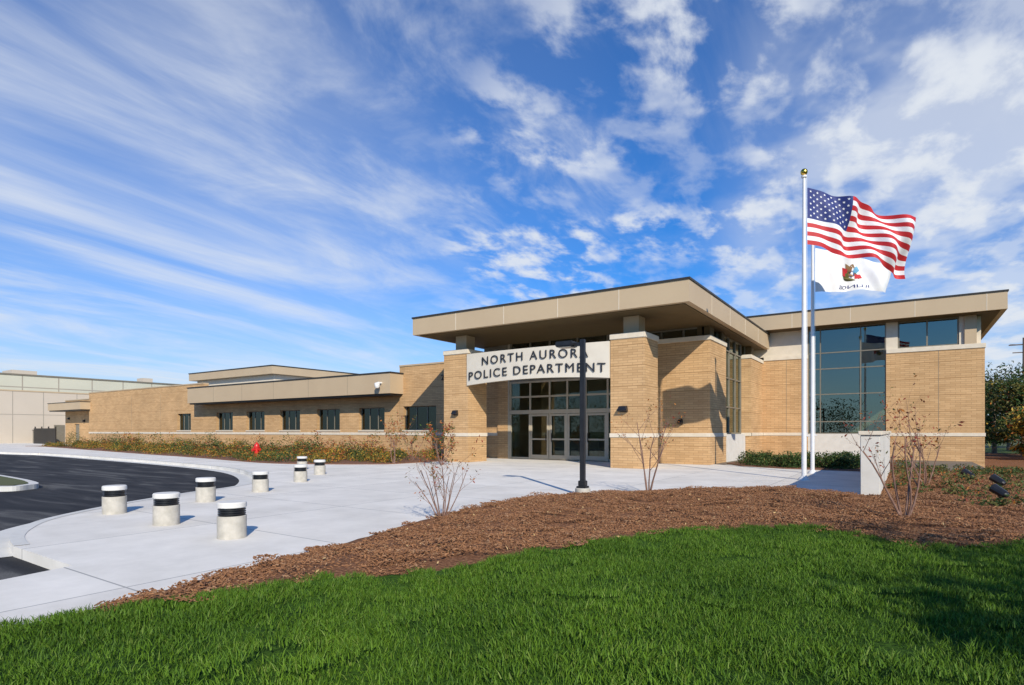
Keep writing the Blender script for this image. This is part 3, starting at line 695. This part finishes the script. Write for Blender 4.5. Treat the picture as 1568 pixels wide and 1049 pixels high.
# ------------------------------------------------------------------ planting
random.seed(99)
def shrub(mb,x,y,z,r,h,n,mis,ws,ls):
    for _ in range(n):
        a=random.random()*6.283; u=random.random()**.5; ph=random.random()
        rr=r*u*math.sqrt(max(0.05,1-ph*ph*.8))
        mb.leaf((x+rr*math.cos(a)*random.uniform(.8,1.15),y+rr*math.sin(a)*random.uniform(.8,1.15),z+h*ph*random.uniform(.8,1.1)),ls*random.uniform(.6,1.3),random.choices(mis,ws)[0],.6)
LM=['lfG','lfD','lfY','lfO','lfR','lfO2']
mb=MB()
cnt=0
while cnt<540:
    x=random.uniform(-69,-18.8); y=random.uniform(16,25)
    d=float(poly_sd(np.array([x]),np.array([y]),bed)[0])
    if d>-.35: continue
    cnt+=1
    k=random.random()
    if d>-1.8 or k<.5: shrub(mb,x,y,.03,random.uniform(.35,.6),random.uniform(.25,.5),120,[0,2,3,5,1],random.choice([[3,3,1,2,1],[2,1,3,2,1],[4,.4,.5,2,2],[2,3,3,1,0]]),.05)
    else: shrub(mb,x,y,.03,random.uniform(.45,.8),random.choice([.5,.65,.8,.9,1.3])*random.uniform(.9,1.1),180,[0,1,5,4,3,2],random.choice([[4,3,2,.3,.1,.2],[1,.6,1,3.5,2.5,.5],[3,2,3,0,.5,0],[2,1,2,.5,2,3]]),.06)
mb.obj('flower_bed_planting',LM)
mb=MB()
for _ in range(90):
    x=random.uniform(-6.2,-1.2); y=random.uniform(24.8,27.5)
    if float(poly_sd(np.array([x]),np.array([y]),bed2)[0])>-.25: continue
    shrub(mb,x,y,.03,.4,random.uniform(.35,.6),170,[0,1,5],[4,3,1],.05)
mb.obj('low_shrubs',LM)
mb=MB()
for _ in range(260):
    x=random.uniform(-.2,6.5); y=random.uniform(12.8,33)
    z,a,b=hz(x,y)
    if b[0]<.2 or a[0]<.35: continue
    shrub(mb,x,y,float(z[0]),random.uniform(.15,.4),random.uniform(.08,.28),70,[0,1,5,3,4],[3,2,4,.6,.5],.04)
mb.obj('ground_cover',LM)

for (x,y) in [(1.3,18.2),(1.7,16.6),(1.45,13.9)]:
    z=gz(x,y); e=empty('garden_spotlight',(x,y,z))
    mb=MB(); mb.tube((x,y,z-.05),(x,y,z+.16),.02,.02,8); mb.tube((x+.07,y-.05,z+.14),(x-.1,y+.07,z+.26),.07,.085,12); mb.tube((x+.1,y-.07,z+.12),(x+.07,y-.05,z+.14),.04,.06,12)
    mb.obj('fixture',['black'],e)

# ------------------------------------------------------------------ trees
def leafy_tree(name,x,y,z,h,r,n,ls,ws,seed,trunk=.22,base=.28):
    random.seed(seed); e=empty(name,(x,y,z)); mb=MB(); lf=MB()
    top=Vector((x,y,z+h*.8)); p=Vector((x,y,z-.2))
    mb.tube(p,(x,y,z+h*base),trunk,trunk*.75,10); mb.tube((x,y,z+h*base),top,trunk*.75,.04,8)
    cl=[]
    for i in range(16):
        a=random.random()*6.283; f=random.uniform(base,.8); st=Vector((x,y,z+h*f))
        L=r*random.uniform(.55,1.0)*(1.15-abs(f-.5)); en=st+Vector((math.cos(a)*L,math.sin(a)*L,L*random.uniform(.2,.8)))
        mb.tube(st,en,trunk*.35,.02,6); cl.append((en,r*random.uniform(.28,.45))); cl.append((st.lerp(en,.6),r*random.uniform(.25,.4)))
    cl.append((top,r*.4)); cl.append((Vector((x,y,z+h*.93)),r*.3))
    for c,cr in cl:
        k=random.random()
        w=ws if k<.6 else [ws[1],ws[0]]+ws[2:]
        for _ in range(n//len(cl)):
            d=Vector((random.gauss(0,1),random.gauss(0,1),random.gauss(0,.75))).normalized()*cr*random.random()**.45
            lf.leaf(c+d,ls*random.uniform(.6,1.4),random.choices(range(len(ws)),w)[0])
    mb.obj('trunk',['bark'],e); lf.obj('crown',LM,e)
for i,(x,y,h,r,ws) in enumerate([(7.3,57,5.6,2.3,[1,4,.5,.3,.1,4]),(8.6,76,8.5,3.8,[2,6,.1,.1,0,2]),(6.6,67,6.2,2.8,[2,6,0,0,0,2]),(10.5,62,7,3.2,[2,4,.3,.2,0,3]),(6.9,47.5,3.0,1.5,[2,1,3,.8,.3,4]),(8.3,52,3.6,1.8,[3,1,2,.6,.1,4]),(13.5,70,9,4.2,[2,6,0,0,0,2]),(12,50,5,2.6,[2,5,.5,0,0,2])]):
    leafy_tree('tree',x,y,-.5,h,r,5500,.14,ws,200+i,base=.16)
leafy_tree('tree',9.5,-1.4,0,7.5,2.8,9000,.1,[4,3,.2,.1,0,1],300,.16,.35)
leafy_tree('tree',13.5,1.5,0,7.0,2.6,7000,.1,[4,3,.2,.1,0,1],301,.16,.35)
lf=MB(); random.seed(5)
def mass(x0,y0,x1,y1,n,h0,h1,d,per=240,ls=.4):
    for i in range(n):
        t=(i+random.random())/n; cx=x0+(x1-x0)*t+random.gauss(0,d); cy=y0+(y1-y0)*t+random.gauss(0,d); h=random.uniform(h0,h1); r=h*.45
        w=random.choice([[3,5,.2,.1,0,2],[2,6,0,0,0,1],[2,2,.6,.3,0,4]])
        for _ in range(per):
            dd=Vector((random.gauss(0,1),random.gauss(0,1),random.gauss(0,1))).normalized()*random.random()**.4
            lf.leaf((cx+dd.x*r,cy+dd.y*r,h*.52+dd.z*h*.5-.5),ls*random.uniform(.6,1.4),random.choices(range(6),w)[0])
mass(-100,-72,100,-80,60,9,13,3,420,.26)
mass(5,88,60,92,26,6,9,3,300,.45)
mass(60,-50,80,90,24,7,10,4)
lf.obj('distant_trees',LM)
ux,uy=10.1,78.8
e=empty('utility_pole',(ux,uy,0)); mb=MB(); mb.tube((ux,uy,-.6),(ux,uy,11),.16,.11,8); mb.tube((ux-1.2,uy,10.3),(ux+1.2,uy,10.3),.06,.06,6); mb.tube((ux-.9,uy,9.5),(ux+.9,uy,9.5),.05,.05,6); mb.obj('pole_and_arms',['bark'],e)
mb=MB()
for dx,zz in ((-1.1,10.4),(1.1,10.4),(0,9.6)):
    prev=None
    for k in range(13):
        t=k/12; p=(ux+dx+60*t,uy+10*t,zz-6.0*t*(1-t))
        if prev: mb.tube(prev,p,.02,.02,4)
        prev=p
mb.obj('wires',['black'],e)

# ------------------------------------------------------------------ neighbouring buildings
Wb=empty('warehouse_building')
boxes('warehouse_walls',[(-130,-97,10,75,-.6,8.8)],'ware',Wb)
boxes('warehouse_coping',[(-130.1,-96.9,9.9,75.1,8.8,9.0)],'framedark',Wb)
boxes('warehouse_roof_units',[(-112,-108,30,33,9,10.4),(-104,-102,45,46.5,9,10)],'ware2',Wb)
boxes('warehouse_joints',[(-96.995,-96.985,12+4*i,12.12+4*i,-.2,8.8) for i in range(15)]+[(-96.995,-96.986,10,75,7.2,7.32)],'joint',Wb)
Ab=empty('annex_building')
boxes('annex_walls',[(-96.5,-88,18,33,-.6,6.2),(-96,-84.5,33.02,44,-.6,5.6)],'ware2',Ab)
boxes('annex_coping',[(-96.6,-87.95,17.9,33.0,6.2,6.35),(-96.1,-84.4,33.03,44.1,5.6,5.75)],'fascia',Ab)
boxes('annex_doors',[(-87.99,-87.95,28.6,29.7,0,2.2),(-87.99,-87.95,22.2,23.2,0,2.2)],'framedark',Ab)
boxes('annex_joints',[(-87.995,-87.985,y,y+.06,0,6.2) for y in (20.5,24.5,27.5,31)]+[(-87.995,-87.986,18,33,3.4,3.46)],'joint',Ab)
Fb=empty('dumpster_enclosure_fence')
bl=[]
for i in range(40): bl.append((-83.5+.16*i,-83.5+.16*i+.1,25.2,25.23,-.1,1.75))
bl+=[(-83.5,-77.3,25.235,25.28,.3,.38),(-83.5,-77.3,25.235,25.28,1.5,1.58)]
for x in (-83.5,-81.5,-79.5,-77.5): bl.append((x-.05,x+.05,25.29,25.39,-.1,1.95))
boxes('pickets_and_rails',bl,'black',Fb)
Db=empty('dumpster'); boxes('bin_body',[(-86.5,-84.3,26,27.6,-.1,1.5)],'framedark',Db,.03); boxes('bin_lid',[(-86.55,-84.25,25.95,27.65,1.5,1.6)],'black',Db,.02)

# ------------------------------------------------------------------ sky and sun
EL=31; sx,sy=.73,-.68
w=bpy.data.worlds.new('World'); scene.world=w; w.use_nodes=True; nt=w.node_tree; nt.nodes.clear()
out=N(nt,'ShaderNodeOutputWorld'); bg=N(nt,'ShaderNodeBackground'); bg.inputs[1].default_value=.115
sky=N(nt,'ShaderNodeTexSky'); sky.sky_type='NISHITA'; sky.sun_disc=False; sky.sun_elevation=R(EL); sky.sun_rotation=math.atan2(sx,sy)
sky.air_density=1.0; sky.dust_density=.6; sky.ozone_density=3.0
tc=N(nt,'ShaderNodeTexCoord'); sep=N(nt,'ShaderNodeSeparateXYZ'); nt.links.new(tc.outputs['Generated'],sep.inputs[0])
def mth(op,a,b=None,c=None,clamp=False):
    n=N(nt,'ShaderNodeMath',operation=op); n.use_clamp=clamp
    for i,v in enumerate((a,b,c)):
        if v is None: continue
        if isinstance(v,(int,float)): n.inputs[i].default_value=v
        else: nt.links.new(v,n.inputs[i])
    return n.outputs[0]
zc=mth('ADD',mth('MAXIMUM',sep.outputs[2],0.0),.14)
px=mth('DIVIDE',sep.outputs[0],zc); py=mth('DIVIDE',sep.outputs[1],zc)
cv=N(nt,'ShaderNodeCombineXYZ'); nt.links.new(px,cv.inputs[0]); nt.links.new(py,cv.inputs[1])
def cloudnoise(rot,scl,scale,detail,dist,rough,off=(0,0,0)):
    mp=N(nt,'ShaderNodeMapping'); mp.inputs['Rotation'].default_value=(0,0,R(rot)); mp.inputs['Scale'].default_value=(scl[0],scl[1],1); mp.inputs['Location'].default_value=off
    nt.links.new(cv.outputs[0],mp.inputs[0]); n=N(nt,'ShaderNodeTexNoise'); n.inputs['Scale'].default_value=scale; n.inputs['Detail'].default_value=detail; n.inputs['Distortion'].default_value=dist; n.inputs['Roughness'].default_value=rough
    nt.links.new(mp.outputs[0],n.inputs['Vector']); return n.outputs[0]
def sm(src,a,b):
    n=N(nt,'ShaderNodeMapRange'); n.interpolation_type='SMOOTHSTEP'; n.inputs['From Min'].default_value=a; n.inputs['From Max'].default_value=b; nt.links.new(src,n.inputs['Value']); return n.outputs[0]
def lobe(d,a,b):
    v=Vector(d).normalized(); n=N(nt,'ShaderNodeVectorMath',operation='DOT_PRODUCT'); n.inputs[1].default_value=v; nt.links.new(tc.outputs['Generated'],n.inputs[0]); return sm(n.outputs['Value'],a,b)
def inv(x): return mth('SUBTRACT',1,x)
def mx_(*a):
    r=a[0]
    for q in a[1:]: r=mth('MAXIMUM',r,q)
    return r
streak=sm(cloudnoise(20,(1.5,.4),1.6,6,.5,.6),.38,.76)
wisp=sm(cloudnoise(55,(1.6,.9),1.9,6,.6,.62,(3,1,0)),.42,.78)
puff=sm(cloudnoise(-20,(1.25,.8),5.5,6,.15,.56,(1,5,0)),.44,.64)
puff2=sm(cloudnoise(35,(1.0,.9),1.9,5,.2,.55,(7,2,0)),.42,.58)
LA=lobe((-.237,1.046,.592),.92,.99); LB=lobe((.20,1.264,.44),.90,.985); LC=lobe((-.478,.884,.369),.955,.995)
LD=lobe((-.71,.728,.514),.90,.995); LE=lobe((-1.146,.435,.16),.80,.99); LF=lobe((-1.19,.404,.536),.90,.995)
puffm=mth('MULTIPLY',mth('MULTIPLY',puff,mth('ADD',mth('MULTIPLY',puff2,.7),.3)),mx_(LA,LC,mth('MULTIPLY',LB,.6)),clamp=True)
bigm=mth('MULTIPLY',mth('ADD',mth('MULTIPLY',mth('ADD',mth('MULTIPLY',puff2,.6),mth('MULTIPLY',puff,.4)),.75),.2),LB,clamp=True)
veil=mth('MULTIPLY',mth('ADD',mth('MULTIPLY',wisp,.5),.06),LD,clamp=True)
left=mth('MULTIPLY',mth('ADD',mth('MULTIPLY',streak,.62),.22),mx_(LE,mth('MULTIPLY',LF,.30)),clamp=True)
gen=mth('MULTIPLY',mth('MULTIPLY',streak,wisp),.22)
haze=mth('MULTIPLY',inv(sm(sep.outputs[2],-.04,.24)),.60)
tr_=inv(mth('MULTIPLY',puffm,.9))
for q in (bigm,veil,left,gen,haze): tr_=mth('MULTIPLY',tr_,inv(q))
tot=mth('SUBTRACT',1,tr_,clamp=True)
tint=N(nt,'ShaderNodeMixRGB',blend_type='MULTIPLY'); tint.inputs[0].default_value=1; tint.inputs[2].default_value=(.24,.76,1.34,1); nt.links.new(sky.outputs[0],tint.inputs[1])
mx=N(nt,'ShaderNodeMixRGB'); mx.inputs[2].default_value=(6.6,7.0,7.6,1); nt.links.new(tot,mx.inputs[0]); nt.links.new(tint.outputs[0],mx.inputs[1])
nt.links.new(mx.outputs[0],bg.inputs[0]); nt.links.new(bg.outputs[0],out.inputs[0])

sd=bpy.data.lights.new('sun','SUN'); sd.energy=5.0; sd.angle=R(.5); sd.color=(1,.915,.775)
so=bpy.data.objects.new('sun',sd); col.objects.link(so)
dv=Vector((sx*math.cos(R(EL)),sy*math.cos(R(EL)),math.sin(R(EL)))); so.rotation_euler=dv.to_track_quat('Z','Y').to_euler()

# ------------------------------------------------------------------ camera
cd=bpy.data.cameras.new('camera'); cam=bpy.data.objects.new('camera',cd); col.objects.link(cam)
cam.location=(0,0,1.45); cam.rotation_euler=(R(90),0,math.atan2(.558,.83))
cd.sensor_width=36; cd.lens=36*895/1568; cd.shift_y=135.5/1568; cd.clip_end=3000; cd.clip_start=.05
scene.camera=cam
scene.view_settings.view_transform='Standard'; scene.view_settings.look='None'; scene.view_settings.exposure=0
